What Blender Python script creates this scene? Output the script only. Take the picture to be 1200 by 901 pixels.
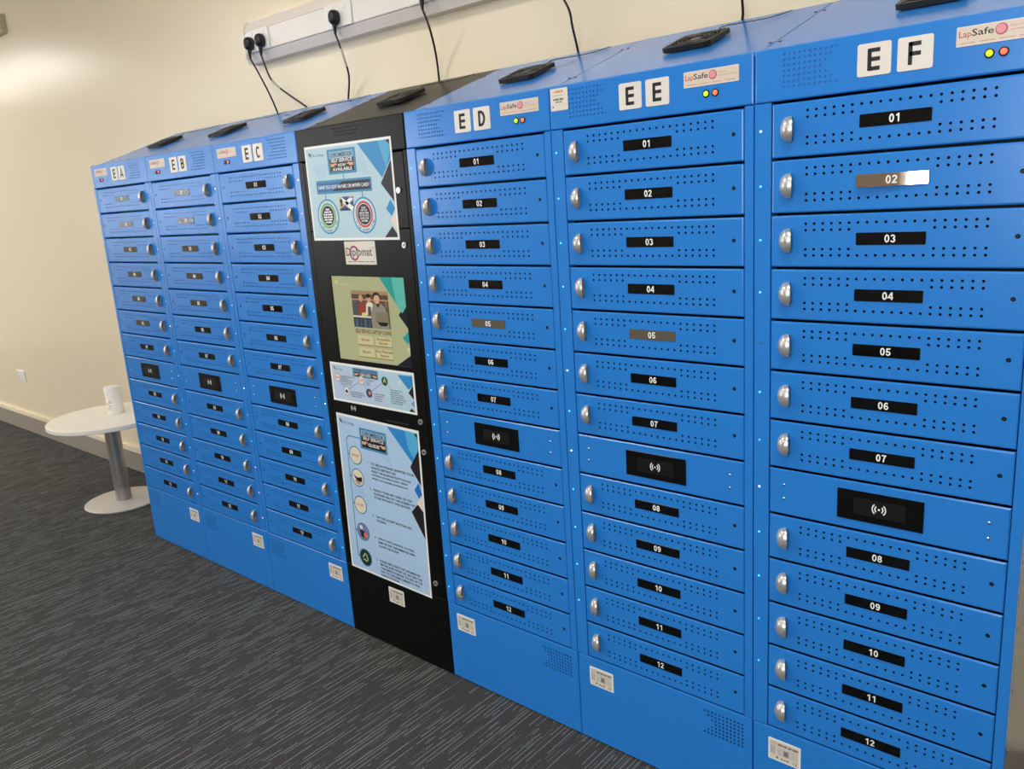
import bpy, bmesh, math, random
from mathutils import Vector, Matrix, geometry
random.seed(7)
for o in list(bpy.data.objects): bpy.data.objects.remove(o)
SC = bpy.context.scene
COL = SC.collection

# ------------------------------------------------------------------ camera
RC = ((0.75699653, 0.65015279, -0.06525037), (0.10060851, -0.21464313, -0.97149692), (-0.64562697, 0.72885505, -0.227895))
CAM = Vector((3.7153, -1.56645, 1.47465)); FPX = 953.414
cd = bpy.data.cameras.new('camera'); cam = bpy.data.objects.new('camera', cd); COL.objects.link(cam)
cd.sensor_fit = 'HORIZONTAL'; cd.sensor_width = 36; cd.lens = FPX / 1200 * 36; cd.clip_start = .05
r, d, f = (Vector(v) for v in RC)
cam.matrix_world = Matrix(((r.x, -d.x, -f.x, CAM.x), (r.y, -d.y, -f.y, CAM.y), (r.z, -d.z, -f.z, CAM.z), (0, 0, 0, 1)))
SC.camera = cam
def ray(u, v):
    a, b = (u - 600) / FPX, (v - 450.5) / FPX
    return r * a + d * b + f
def at_y(u, v, y):
    q = ray(u, v); return CAM + q * ((y - CAM.y) / q.y)

# ------------------------------------------------------------------ world, lights, exposure
w = bpy.data.worlds.new('world'); SC.world = w; w.use_nodes = True
w.node_tree.nodes['Background'].inputs[0].default_value = (.85, .93, 1, 1)
w.node_tree.nodes['Background'].inputs[1].default_value = 1.2
vs = SC.view_settings
vs.view_transform = 'Standard'; vs.look = 'None'; vs.gamma = 1; vs.exposure = 0.53; vs.use_curve_mapping = False
CEIL_Z = 3.0
PANEL_STRENGTH = 7.7
PANEL_COL = (1, .955, .88)
PANELS = [(-2.8, -2.2), (-6.75, -1.05), (-5.2, -1.05), (1.0, -1.05), (3.6, -1.05), (-6.5, -3.4), (-4.2, -3.4), (-1.6, -3.4), (1.0, -3.4), (3.6, -3.4)]  # some panels toward the left are unseen extras, added to brighten the wall
def window_light(x, z, sx, sz, y, watts):
    L = bpy.data.lights.new('daylight', 'AREA'); L.shape = 'RECTANGLE'; L.size = sx; L.size_y = sz; L.energy = watts
    L.color = (.93, .97, 1)
    o = bpy.data.objects.new('daylight', L); COL.objects.link(o); o.location = (x, y, z); o.rotation_euler = (math.radians(90), 0, 0)
    # points +y into the room
    o.rotation_euler = (math.radians(90), 0, 0)
    return o
ROOM = (-7.5, 6.5, -5.6, .4480)     # x0 x1 y0 y1
WINS = [(-5.2, 1.8, 2.0, 1.4), (3.9, 1.8, 2.4, 1.4)]
for wx, wz, wsx, wsz in WINS: window_light(wx, wz, wsx, wsz, ROOM[2] - .25, 105 if wx < 0 else 85)
lw = window_light(0, 0, 2.4, 1.2, 0, 7); lw.location = (ROOM[0] - .25, -4.0, 1.75); lw.rotation_euler = (math.radians(90), 0, math.radians(-90))

# ------------------------------------------------------------------ materials
MATS = {}
def lin(c):
    return tuple(((x / 255) / 12.92 if x / 255 <= .04045 else ((x / 255 + .055) / 1.055) ** 2.4) for x in c)
def mat(name, rgb=None, rough=.5, metal=0, emit=None, estr=0, spec=.5, alpha=1, coat=0):
    if name in MATS: return MATS[name]
    m = bpy.data.materials.new(name); m.use_nodes = True; MATS[name] = m
    b = m.node_tree.nodes['Principled BSDF']
    b.inputs['Base Color'].default_value = (*lin(rgb), 1)
    b.inputs['Roughness'].default_value = rough; b.inputs['Metallic'].default_value = metal
    b.inputs['Specular IOR Level'].default_value = spec
    b.inputs['Coat Weight'].default_value = coat
    if emit: b.inputs['Emission Color'].default_value = (*lin(emit), 1); b.inputs['Emission Strength'].default_value = estr
    return m
def nodes(m): return m.node_tree.nodes, m.node_tree.links, m.node_tree.nodes['Principled BSDF']
def add_noise(m, scale, bump=0, dist=.001, tint=0, rough=0, detail=3, stretch=(1, 1, 1)):
    N, L, b = nodes(m)
    tc = N.new('ShaderNodeTexCoord'); mp = N.new('ShaderNodeMapping'); mp.inputs['Scale'].default_value = stretch
    no = N.new('ShaderNodeTexNoise'); no.inputs['Scale'].default_value = scale; no.inputs['Detail'].default_value = detail
    L.new(tc.outputs['Object'], mp.inputs[0]); L.new(mp.outputs[0], no.inputs[0])
    if bump:
        bp = N.new('ShaderNodeBump'); bp.inputs['Strength'].default_value = bump; bp.inputs['Distance'].default_value = dist
        L.new(no.outputs[0], bp.inputs['Height']); L.new(bp.outputs[0], b.inputs['Normal'])
    if tint:
        c = b.inputs['Base Color'].default_value[:]
        mx = N.new('ShaderNodeMix'); mx.data_type = 'RGBA'
        mx.inputs[6].default_value = tuple(max(0, x * (1 - tint)) for x in c[:3]) + (1,)
        mx.inputs[7].default_value = tuple(min(1, x * (1 + tint)) for x in c[:3]) + (1,)
        L.new(no.outputs[0], mx.inputs[0]); L.new(mx.outputs[2], b.inputs['Base Color'])
    return m
blue = add_noise(mat('blue_powder_coat', (41, 129, 216), .22, spec=.55), 700, .08, .0005, .05)
blue_in = mat('blue_inner', (40, 122, 206), .45)
black = add_noise(mat('black_powder_coat', (9, 9, 9), .34, spec=.2), 700, .2, .0006)
black_gloss = mat('black_gloss', (6, 7, 8), .07)
black_plate = mat('number_plate_gloss', (7, 8, 10), .06)
black_panel = mat('reader_inner', (22, 22, 23), .25)
nickel = mat('satin_nickel', (206, 204, 201), .3, .6)
steel = mat('bright_steel', (215, 215, 215), .22, 1)
greyside = add_noise(mat('grey_side_panel', (150, 150, 152), .28, .55), 300, .1, .0005)
white_pl = mat('white_plastic', (232, 229, 226), .4)
trunk_m = mat('trunking_plastic', (236, 224, 213), .33)
lid_m = mat('trunking_lid', (238, 229, 220), .3)
socket_m = mat('socket_plastic', (240, 236, 230), .3)
rubber = mat('black_rubber', (14, 14, 15), .45)
fan_m = mat('black_fan_plastic', (15, 15, 16), .42)
tile_m = mat('tile_white', (233, 226, 216), .35)
paper = mat('label_paper', (228, 220, 206), .5)
brand_m = mat('brand_label_paper', (222, 206, 188), .35)
ink = mat('ink_black', (18, 16, 18), .5)
white_ink = mat('ink_white', (245, 244, 240), .45)
grey_ink = mat('ink_grey', (120, 112, 104), .5)
def ink_c(rgb): return mat('ink_%d_%d_%d' % rgb, rgb, .45)
wall_m = add_noise(mat('cream_wall_paint', (237, 222, 193), .24, spec=.5), 260, .05, .0006, .015)
ceil_m = mat('ceiling_white', (226, 222, 214), .8)
side_wall = mat('side_wall_paint', (232, 219, 194), .6)
dark_wall = mat('far_wall_paint', (160, 152, 138), .7)
skirt_m = add_noise(mat('skirting_grey', (150, 140, 128), .5), 90, 0, 0, .04)
skirt_top = mat('skirting_bead', (232, 220, 196), .45)
table_white = mat('table_white_laminate', (250, 244, 233), .3)
table_base = mat('table_base_grey', (205, 198, 192), .4, .1)
tube_m = mat('table_tube_aluminium', (176, 172, 166), .36, .75)
tub_m = mat('tub_white', (248, 242, 234), .35)
frame_m = mat('window_frame_white', (230, 230, 228), .4)

# carpet: fine broken streaks running along y
def carpet():
    m = mat('charcoal_carpet', (52, 51, 50), .95, spec=.15); N, L, b = nodes(m)
    tc = N.new('ShaderNodeTexCoord'); sx = N.new('ShaderNodeSeparateXYZ'); L.new(tc.outputs['Object'], sx.inputs[0])
    def M(op, a, b_=None, c=None):
        n = N.new('ShaderNodeMath'); n.operation = op
        for i, v in enumerate((a, b_, c)):
            if v is None: continue
            if isinstance(v, (int, float)): n.inputs[i].default_value = v
            else: L.new(v, n.inputs[i])
        return n.outputs[0]
    def layer(pitch, width, thr, yscale, seed):
        t = M('MULTIPLY', sx.outputs[0], 1 / pitch); i = M('FLOOR', t); fr = M('SUBTRACT', t, i)
        wn = N.new('ShaderNodeTexWhiteNoise'); wn.noise_dimensions = '1D'; L.new(M('ADD', i, seed), wn.inputs['W'])
        off = M('MULTIPLY', wn.outputs[0], 300)
        cx = N.new('ShaderNodeCombineXYZ'); L.new(M('MULTIPLY_ADD', sx.outputs[1], yscale, off), cx.inputs[0]); L.new(M('MULTIPLY', i, 3.7), cx.inputs[1])
        no = N.new('ShaderNodeTexNoise'); no.inputs['Scale'].default_value = 1; no.inputs['Detail'].default_value = 1
        L.new(cx.outputs[0], no.inputs[0])
        on = M('GREATER_THAN', no.outputs[0], thr)
        ctr = M('MULTIPLY_ADD', wn.outputs[0], .6, .2)
        ln = M('LESS_THAN', M('ABSOLUTE', M('SUBTRACT', fr, ctr)), width)
        return M('MULTIPLY', on, ln)
    s1 = layer(.0145, .05, .50, 7, 0); s2 = layer(.009, .06, .56, 10, 40)
    g = N.new('ShaderNodeTexNoise'); g.inputs['Scale'].default_value = 330; g.inputs['Detail'].default_value = 4; L.new(tc.outputs['Object'], g.inputs[0])
    g2 = N.new('ShaderNodeTexNoise'); g2.inputs['Scale'].default_value = 5; L.new(tc.outputs['Object'], g2.inputs[0])
    rp = N.new('ShaderNodeValToRGB'); L.new(g.outputs[0], rp.inputs[0])
    rp.color_ramp.elements[0].position = .3; rp.color_ramp.elements[0].color = (.022, .022, .023, 1)
    rp.color_ramp.elements[1].position = .72; rp.color_ramp.elements[1].color = (.112, .104, .098, 1)
    mx = N.new('ShaderNodeMix'); mx.data_type = 'RGBA'; L.new(rp.outputs[0], mx.inputs[6]); mx.inputs[7].default_value = (.40, .49, .47, 1)
    L.new(M('MULTIPLY', M('MAXIMUM', s1, M('MULTIPLY', s2, .55)), M('MULTIPLY_ADD', g.outputs[0], .8, .35)), mx.inputs[0])
    L.new(mx.outputs[2], b.inputs['Base Color'])
    bp = N.new('ShaderNodeBump'); bp.inputs['Strength'].default_value = .5; bp.inputs['Distance'].default_value = .002
    L.new(g.outputs[0], bp.inputs['Height']); L.new(bp.outputs[0], b.inputs['Normal'])
    return m
carpet_m = carpet()
def emission(name, col, s):
    m = bpy.data.materials.new(name); m.use_nodes = True; n = m.node_tree.nodes; n.remove(n['Principled BSDF'])
    e = n.new('ShaderNodeEmission'); e.inputs[0].default_value = (*col, 1); e.inputs[1].default_value = s
    m.node_tree.links.new(e.outputs[0], n['Material Output'].inputs[0]); return m
panel_m = emission('led_panel_diffuser', PANEL_COL, PANEL_STRENGTH)
def glass_pane():
    m = bpy.data.materials.new('window_glass'); m.use_nodes = True; n = m.node_tree.nodes; n.remove(n['Principled BSDF']); L = m.node_tree.links
    t = n.new('ShaderNodeBsdfTransparent'); g = n.new('ShaderNodeBsdfGlossy'); g.inputs['Roughness'].default_value = .02
    x = n.new('ShaderNodeMixShader'); x.inputs[0].default_value = .06
    L.new(t.outputs[0], x.inputs[1]); L.new(g.outputs[0], x.inputs[2]); L.new(x.outputs[0], n['Material Output'].inputs[0]); return m
glass_m = glass_pane()

# ------------------------------------------------------------------ mesh helpers
class MB:
    """collects shapes with a material each, builds ONE mesh"""
    def __init__(s): s.v = []; s.f = []; s.m = []; s.mats = []; s.sm = []
    def mi(s, m):
        if m not in s.mats: s.mats.append(m)
        return s.mats.index(m)
    def add(s, vs, fs, m, smooth=False):
        n = len(s.v); k = s.mi(m); s.v += [tuple(v) for v in vs]
        for f_ in fs: s.f.append([i + n for i in f_]); s.m.append(k); s.sm.append(smooth)
        return s
    def box(s, x0, x1, y0, y1, z0, z1, m):
        v = [(x, y, z) for z in (z0, z1) for y in (y0, y1) for x in (x0, x1)]
        return s.add(v, [(0, 2, 3, 1), (4, 5, 7, 6), (0, 1, 5, 4), (2, 6, 7, 3), (1, 3, 7, 5), (0, 4, 6, 2)], m)
    def plate(s, x0, x1, z0, z1, y, t, m, rad=0, bev=0, n=4):
        """flat plate facing -y: front at y, back at y+t, rounded corners, bevelled front edge"""
        def loop(ins, rr):
            if rr <= 0: return [(x0 + ins, z0 + ins), (x1 - ins, z0 + ins), (x1 - ins, z1 - ins), (x0 + ins, z1 - ins)]
            out = []
            for cx, cz, a0 in ((x0 + rad, z0 + rad, 180), (x1 - rad, z0 + rad, 270), (x1 - rad, z1 - rad, 0), (x0 + rad, z1 - rad, 90)):
                for i in range(n + 1):
                    a = math.radians(a0 + 90 * i / n); out.append((cx + max(rad - ins, 1e-5) * math.cos(a), cz + max(rad - ins, 1e-5) * math.sin(a)))
            return out
        A = loop(bev, rad); B = loop(0, rad); k = len(A)
        vs = [(x, y, z) for x, z in A] + [(x, y + bev, z) for x, z in B] + [(x, y + t, z) for x, z in B]
        fs = [tuple(range(k)), tuple(range(3 * k - 1, 2 * k - 1, -1))]
        for ring in (0, 1):
            for i in range(k):
                j = (i + 1) % k; fs.append((ring * k + j, ring * k + i, (ring + 1) * k + i, (ring + 1) * k + j))
        return s.add(vs, fs, m)
    def tube(s, pts, rad, m, n=10, caps=True, smooth=True):
        pts = [Vector(p) for p in pts]; rs = rad if isinstance(rad, (list, tuple)) else [rad] * len(pts); vs = []
        up = None
        for i, p in enumerate(pts):
            t = (pts[min(i + 1, len(pts) - 1)] - pts[max(i - 1, 0)]).normalized()
            if up is None: up = Vector((0, 0, 1)) if abs(t.z) < .9 else Vector((1, 0, 0))
            a = t.cross(up).normalized(); b = a.cross(t).normalized(); up = b
            for k in range(n):
                q = 2 * math.pi * k / n; vs.append(p + (a * math.cos(q) + b * math.sin(q)) * rs[i])
        fs = []
        for i in range(len(pts) - 1):
            for k in range(n):
                j = (k + 1) % n; fs.append((i * n + k, i * n + j, (i + 1) * n + j, (i + 1) * n + k))
        s.add(vs, fs, m, smooth)
        if caps: s.add(vs[:n], [tuple(range(n - 1, -1, -1))], m); s.add(vs[-n:], [tuple(range(n))], m)
        return s
    def lathe(s, prof, m, c=(0, 0, 0), n=40, smooth=False):
        """profile of (radius, z) revolved about z"""
        vs = []; k = len(prof)
        for i in range(n):
            a = 2 * math.pi * i / n
            for rr, z in prof: vs.append((c[0] + rr * math.cos(a), c[1] + rr * math.sin(a), c[2] + z))
        fs = []
        for i in range(n):
            j = (i + 1) % n
            for q in range(k - 1): fs.append((i * k + q, j * k + q, j * k + q + 1, i * k + q + 1))
        return s.add(vs, fs, m, smooth)
    def mesh(s, name):
        me = bpy.data.meshes.new(name); me.from_pydata(s.v, [], s.f)
        for m in s.mats: me.materials.append(m)
        me.polygons.foreach_set('material_index', s.m); me.polygons.foreach_set('use_smooth', s.sm)
        me.update(); return me
    def build(s, name, parent=None, loc=(0, 0, 0), recalc=False):
        me = s.mesh(name)
        if recalc:
            bm = bmesh.new(); bm.from_mesh(me); bmesh.ops.remove_doubles(bm, verts=bm.verts, dist=1e-6); bmesh.ops.recalc_face_normals(bm, faces=bm.faces); bm.to_mesh(me); bm.free()
        return link(name, me, parent, loc)
def link(name, me, parent=None, loc=(0, 0, 0), rot=None):
    o = bpy.data.objects.new(name, me); COL.objects.link(o); o.location = loc
    if rot: o.rotation_euler = rot
    if parent: o.parent = parent
    return o
def tag(o, label, cat, group=None):
    o['label'] = label; o['category'] = cat
    if group: o['group'] = group
    return o
def thing(name, loc, label, cat, group=None):
    o = bpy.data.objects.new(name, None); COL.objects.link(o); o.location = loc; o.empty_display_size = .1
    return tag(o, label, cat, group)
def struct(o): o['kind'] = 'structure'; return o

def smooth(P, n=8):
    P = [Vector(p) for p in P]; out = []
    for i in range(len(P) - 1):
        a = P[max(i - 1, 0)]; b = P[i]; c = P[i + 1]; e = P[min(i + 2, len(P) - 1)]
        for t in range(n):
            t /= n; out.append(.5 * ((2 * b) + (c - a) * t + (2 * a - 5 * b + 4 * c - e) * t * t + (3 * b - a - 3 * c + e) * t ** 3))
    out.append(P[-1]); return out
# text -> triangles in a unit frame, cached
TXT = {}
def text_geo(s, bold=.0):
    if (s, bold) in TXT: return TXT[(s, bold)]
    c = bpy.data.curves.new('t', 'FONT'); c.body = s; c.resolution_u = 2; c.offset = bold; c.fill_mode = 'FRONT'
    o = bpy.data.objects.new('t', c); COL.objects.link(o)
    dg = bpy.context.evaluated_depsgraph_get(); dg.update()
    me = bpy.data.meshes.new_from_object(o.evaluated_get(dg))
    vs = [(v.co.x, v.co.y) for v in me.vertices]; fs = [tuple(p.vertices) for p in me.polygons]
    bpy.data.objects.remove(o); bpy.data.curves.remove(c); bpy.data.meshes.remove(me)
    xs = [v[0] for v in vs]; ys = [v[1] for v in vs]
    g = (vs, fs, min(xs), max(xs), min(ys), max(ys)); TXT[(s, bold)] = g; return g
def strip(mb, P, wd, y, m, closed=False):
    P = [Vector(p) for p in P]; n = len(P); vs = []
    for i, p in enumerate(P):
        a = (p - P[i - 1]) if (i or closed) else (P[1] - p); b = (P[(i + 1) % n] - p) if (i < n - 1 or closed) else (p - P[i - 1])
        a = a.normalized(); b = b.normalized(); na = Vector((-a.y, a.x)); nb = Vector((-b.y, b.x)); k = (na + nb).normalized(); k /= max(k.dot(na), .45)
        vs += [p - k * wd / 2, p + k * wd / 2]
    fs = [(2 * i, 2 * ((i + 1) % n), 2 * ((i + 1) % n) + 1, 2 * i + 1) for i in range(n if closed else n - 1)]
    mb.add([(v.x, y, v.y) for v in vs], fs, m)
def el(cx, cy, rx, ry, a0, a1, n=14): return [(cx + rx * math.cos(math.radians(a0 + (a1 - a0) * i / n)), cy + ry * math.sin(math.radians(a0 + (a1 - a0) * i / n))) for i in range(n + 1)]
GLYPH = {
 '0': [('c', el(.28, .5, .19, .42, 0, 342, 19))],
 '1': [('o', [(.36, 0), (.36, 1)]), ('o', [(.34, .93), (.10, .72)])],
 '2': [('o', el(.28, .70, .19, .215, 172, -25) + [(.12, .12)]), ('o', [(.02, .085), (.54, .085)])],
 '3': [('o', el(.26, .715, .18, .20, 165, -85)), ('o', el(.27, .295, .20, .21, 88, -165))],
 '4': [('o', [(.42, 0), (.42, 1)]), ('o', [(.40, .96), (.05, .30), (.57, .30)])],
 '5': [('o', [(.52, .915), (.15, .915), (.10, .49)] + el(.27, .31, .20, .225, 128, -165))],
 '6': [('c', el(.285, .305, .19, .22, 0, 342, 19)), ('o', el(.30, .50, .205, .415, 42, 195))],
 '7': [('o', [(.02, .915), (.46, .915), (.30, .55), (.22, 0)])],
 '8': [('c', el(.28, .735, .165, .18, 0, 342, 19)), ('c', el(.28, .29, .195, .205, 0, 342, 19))],
 '9': [('c', el(.275, .695, .19, .22, 0, 342, 19)), ('o', el(.26, .50, .205, .415, 222, 375))],
 'A': [('o', [(.02, 0), (.29, 1), (.56, 0)]), ('o', [(.12, .27), (.46, .27)])],
 'B': [('o', [(.09, 0), (.09, 1)]), ('o', [(.09, .92)] + el(.26, .715, .20, .205, 90, -90) + [(.09, .51)]), ('o', [(.09, .51)] + el(.28, .297, .21, .213, 90, -90) + [(.09, .084)])],
 'C': [('o', el(.30, .5, .215, .42, 42, 318))],
 'D': [('o', [(.09, 0), (.09, 1)]), ('o', [(.09, .92)] + el(.22, .5, .28, .42, 90, -90) + [(.09, .08)])],
 'E': [('o', [(.09, 0), (.09, 1)])] + [('o', [(.05, z), (.53, z)]) for z in (.085, .51, .915)],
 'F': [('o', [(.09, 0), (.09, 1)])] + [('o', [(.05, z), (.51, z)]) for z in (.49, .915)]}
def bold_text(mb, s, cx, cz, h, y, m, sx=1, wd=.17, adv=.62):
    tot = adv * (len(s) - 1) + .56
    for i, ch in enumerate(s):
        for kind, P in GLYPH[ch]: strip(mb, [(cx + (p + i * adv - tot / 2) * h * sx, cz + (q - .5) * h) for p, q in P], wd * h, y, m, kind == 'c')
def add_text(mb, s, x0, x1, z0, z1, y, m, bold=.0, keep=False):
    """lettering fitted to the box x0..x1, z0..z1 on a plane facing -y"""
    vs, fs, a, b, c, e = text_geo(s, bold)
    sx, sz = (x1 - x0) / (b - a), (z1 - z0) / (e - c)
    if keep: sx = min(sx, sz)
    mb.add([(x0 + (p - a) * sx, y, z0 + (q - c) * sz) for p, q in vs], fs, m)

def perforated(x0, x1, z0, z1, holes, y, t, m, bev=.0036, flange=.0040, n=8, rects=()):
    """sheet panel facing -y with real round holes, bevelled edge and returned flange"""
    mb = MB()
    i0, i1, k0, k1 = x0 + bev, x1 - bev, z0 + bev, z1 - bev
    P = [Vector(p) for p in ((i0, k0), (i1, k0), (i1, k1), (i0, k1))]; E = [(0, 1), (1, 2), (2, 3), (3, 0)]
    loops = []
    for hx, hz, hr in holes:
        s = len(P); loops.append(range(s, s + n))
        P += [Vector((hx + hr * math.cos(2 * math.pi * (i + .5) / n), hz + hr * math.sin(2 * math.pi * (i + .5) / n))) for i in range(n)]
        E += [(s + i, s + (i + 1) % n) for i in range(n)]
    R = geometry.delaunay_2d_cdt(P, E, [], 0, 1e-7)
    vs, fs = R[0], R[2]; out = []
    for f_ in fs:
        c = sum((vs[i] for i in f_), Vector((0, 0))) / len(f_)
        if any((c.x - hx) ** 2 + (c.y - hz) ** 2 < (hr * .9) ** 2 for hx, hz, hr in holes): continue
        a, b, q = (vs[i] for i in f_[:3])
        out.append(tuple(f_) if (b - a).cross(q - a) > 0 else tuple(reversed(f_)))
    mb.add([(v.x, y, v.y) for v in vs], out, m)
    for lp in loops:
        pts = [P[i] for i in lp]
        mb.add([(p.x, y, p.y) for p in pts] + [(p.x, y + t, p.y) for p in pts], [((i + 1) % n, i, n + i, n + (i + 1) % n)[::-1] for i in range(n)], m)
    R_ = []                                   # rounded front edge, then the returned flange
    for a in (0, 30, 60, 90, 91):
        if a == 91: ins, yy = 0, y + flange
        else: ins, yy = bev * (1 - math.sin(math.radians(a))), y + bev * (1 - math.cos(math.radians(a)))
        R_ += [(x0 + ins, yy, z0 + ins), (x1 - ins, yy, z0 + ins), (x1 - ins, yy, z1 - ins), (x0 + ins, yy, z1 - ins)]
    mb.add(R_, [(q * 4 + (i + 1) % 4, q * 4 + i, q * 4 + 4 + i, q * 4 + 4 + (i + 1) % 4) for q in range(4) for i in range(4)], m)
    return mb

# ------------------------------------------------------------------ room shell
X0, X1, Y0, Y1 = ROOM
struct(MB().box(X0, X1, Y0, Y1, -.05, 0, carpet_m).build('floor'))
struct(MB().box(X0, X1, Y0, Y1, CEIL_Z, CEIL_Z + .1, ceil_m).build('ceiling'))
struct(MB().box(X0, X1, Y1, Y1 + .15, 0, CEIL_Z, wall_m).build('wall_back'))
lwm = MB()
for q in ((Y0, -5.2, 0, CEIL_Z), (-2.8, Y1, 0, CEIL_Z), (-5.2, -2.8, 0, 1.15), (-5.2, -2.8, 2.35, CEIL_Z)): lwm.box(X0 - .15, X0, q[0], q[1], q[2], q[3], side_wall)
struct(lwm.build('wall_left'))
mb = MB()
for q in ((-5.2, -5.15, 1.15, 2.35), (-2.85, -2.8, 1.15, 2.35), (-5.2, -2.8, 1.15, 1.2), (-5.2, -2.8, 2.3, 2.35), (-4.025, -3.975, 1.15, 2.35)): mb.box(X0 - .1, X0 - .04, q[0], q[1], q[2], q[3], frame_m)
fo = struct(mb.build('window_3'))
for q0, q1 in ((-5.15, -4.025), (-3.975, -2.85)): MB().box(X0 - .075, X0 - .069, q0, q1, 1.2, 2.3, glass_m).build('pane', fo)
struct(MB().box(X1, X1 + .15, Y0, Y1, 0, CEIL_Z, dark_wall).build('wall_right'))
fw = MB(); xs = X0
for wx, wz, wsx, wsz in WINS:
    fw.box(xs, wx - wsx / 2, Y0 - .15, Y0, 0, CEIL_Z, dark_wall)
    fw.box(wx - wsx / 2, wx + wsx / 2, Y0 - .15, Y0, 0, wz - wsz / 2, dark_wall)
    fw.box(wx - wsx / 2, wx + wsx / 2, Y0 - .15, Y0, wz + wsz / 2, CEIL_Z, dark_wall)
    xs = wx + wsx / 2
fw.box(xs, X1, Y0 - .15, Y0, 0, CEIL_Z, dark_wall)
struct(fw.build('wall_front'))
for i, (wx, wz, wsx, wsz) in enumerate(WINS):
    mb = MB(); a, b, c, e = wx - wsx / 2, wx + wsx / 2, wz - wsz / 2, wz + wsz / 2
    for q in ((a, a + .05, c, e), (b - .05, b, c, e), (a, b, c, c + .05), (a, b, e - .05, e), (wx - .025, wx + .025, c, e)):
        mb.box(q[0], q[1], Y0 - .1, Y0 - .04, q[2], q[3], frame_m)
    fo = struct(mb.build('window_%d' % (i + 1)))
    for q0, q1 in ((a + .05, wx - .025), (wx + .025, b - .05)):
        MB().box(q0, q1, Y0 - .075, Y0 - .069, c + .05, e - .05, glass_m).build('pane', fo)
bb = MB()
bb.box(X0, X1, Y1 - .018, Y1, 0, .118, skirt_m)
bo = struct(bb.build('baseboard_back'))
MB().box(X0, X1, Y1 - .02, Y1, .118, .142, skirt_top).build('bead', bo)
for i, (px, py) in enumerate(PANELS):
    where = 'set in the ceiling of the locker room'
    t = thing('ceiling_light', (px, py, CEIL_Z), 'unseen recessed white LED ceiling panel ' + where, 'ceiling light', 'LED ceiling panels')
    MB().box(-.62, .62, -.32, .32, -.012, 0, frame_m).build('frame', t)
    MB().box(-.58, .58, -.28, .28, -.016, -.012, panel_m).build('diffuser', t)

# ------------------------------------------------------------------ locker cabinets
W = .5; ZT = 1.7076; ZB = 1.8478; D = .412; ZH = 1.6107; PIT = .10399; ZBASE = ZH - 13 * PIT
YF = 0.0
HX = [.1046 + (.4118 - .1046) * i / 19 for i in range(20)]      # hole columns of a door
def door_holes(mir):
    out = []
    for i, x in enumerate(HX):
        for dz, full in ((.021, 1), (.033, 0), (.0692, 0), (.081, 1)):
            if full or i < 6 or i > 13: out.append(((W - x + .0 if mir else x) , PIT - dz, .0027))
    return out
def chevron(xs0, z0, right, r_=.0027):
    """7 rows of 11..8..11 holes, flush on one side, notched on the other"""
    out = []
    for rr in range(7):
        n = 8 + abs(rr - 3)
        for k in range(n):
            x = k * .0097
            out.append((xs0 + (x if not right else .097 - x), z0 - rr * .0097, r_))
    return out
G = .0016
DOOR_X = {False: (.0362, .4785), True: (.0215, .4662)}
DOOR_ME = {}; PLATE_ME = {}
sheen_plate = mat('number_plate_painted_sheen', (96, 88, 76), .25); mirror_plate = mat('number_plate_mirror', (238, 214, 198), .03, 1)  # grey-brown base colour paints a reflected sheen onto these black plates
for mir in (False, True):
    a, b = DOOR_X[mir]
    holes = door_holes(mir) + [((.457 if not mir else .0455), PIT - .0505, .0042)]
    DOOR_ME[mir] = perforated(a, b, .0007, PIT - .0042, holes, YF, .0009, blue).mesh('door')
    DOOR_ME[mir].name = 'locker_door'
# handle: hollow quarter shell, mouth to +x
def handle_mesh():
    mb = MB(); n, k = 14, 10
    def shell(a, b, c, end):
        V = []
        for i in range(n + 1):
            t = -math.pi / 2 + math.pi * i / n
            for j in range(k + 1):
                s = end * j / k
                rr = max(math.cos(t), 0) ** .8
                V.append((-a * rr * math.cos(s), -b * rr * math.sin(s), c * math.sin(t)))
        return V
    F = [(i * (k + 1) + j, i * (k + 1) + j + 1, (i + 1) * (k + 1) + j + 1, (i + 1) * (k + 1) + j) for i in range(n) for j in range(k)]
    o = shell(.0200, .0210, .0238, math.radians(118)); i_ = shell(.0140, .0165, .0200, math.radians(112))
    m = len(o)
    mb.add(o, [q[::-1] for q in F], nickel, True); mb.add(i_, F, nickel, True)
    rim = [(ii * (k + 1) + k) for ii in range(n + 1)]
    mb.add([o[q] for q in rim] + [i_[q] for q in rim], [(q, q + 1, n + 2 + q, n + 1 + q) for q in range(n)], nickel, True)
    P = [(x, -.0015, z) for x, y_, z in (o[ii * (k + 1)] for ii in range(n + 1))]; mb.add(P + [(.004, -.0015, .014), (.004, -.0015, -.014)], [tuple(range(n + 1)) + (n + 1, n + 2)], nickel)
    return mb.mesh('handle')
HANDLE_ME = handle_mesh()
lock_mb = MB().tube([(0, .0008, 0), (0, .006, 0)], .0040, black_gloss, 12); lock_mb.tube([(0, .0005, 0), (0, .0012, 0)], .0022, rubber, 8)
LOCK_ME = lock_mb.mesh('cam_lock')
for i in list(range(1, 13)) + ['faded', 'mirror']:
    mb = MB().plate(-.0596, .0596, -.0112, .0112, -.0011, .0010, {'faded': sheen_plate, 'mirror': mirror_plate}.get(i, black_plate), .0016, .0002)
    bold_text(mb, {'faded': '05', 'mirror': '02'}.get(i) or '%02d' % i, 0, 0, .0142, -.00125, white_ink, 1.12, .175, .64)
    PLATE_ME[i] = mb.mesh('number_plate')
def arc(mb, cx, cz, r0, wd, a0, a1, y, m, n=10):
    vs = []
    for i in range(n + 1):
        a = math.radians(a0 + (a1 - a0) * i / n)
        vs += [(cx + r0 * math.cos(a), y, cz + r0 * math.sin(a)), (cx + (r0 + wd) * math.cos(a), y, cz + (r0 + wd) * math.sin(a))]
    mb.add(vs, [(2 * i, 2 * i + 1, 2 * i + 3, 2 * i + 2) for i in range(n)], m)
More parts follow.
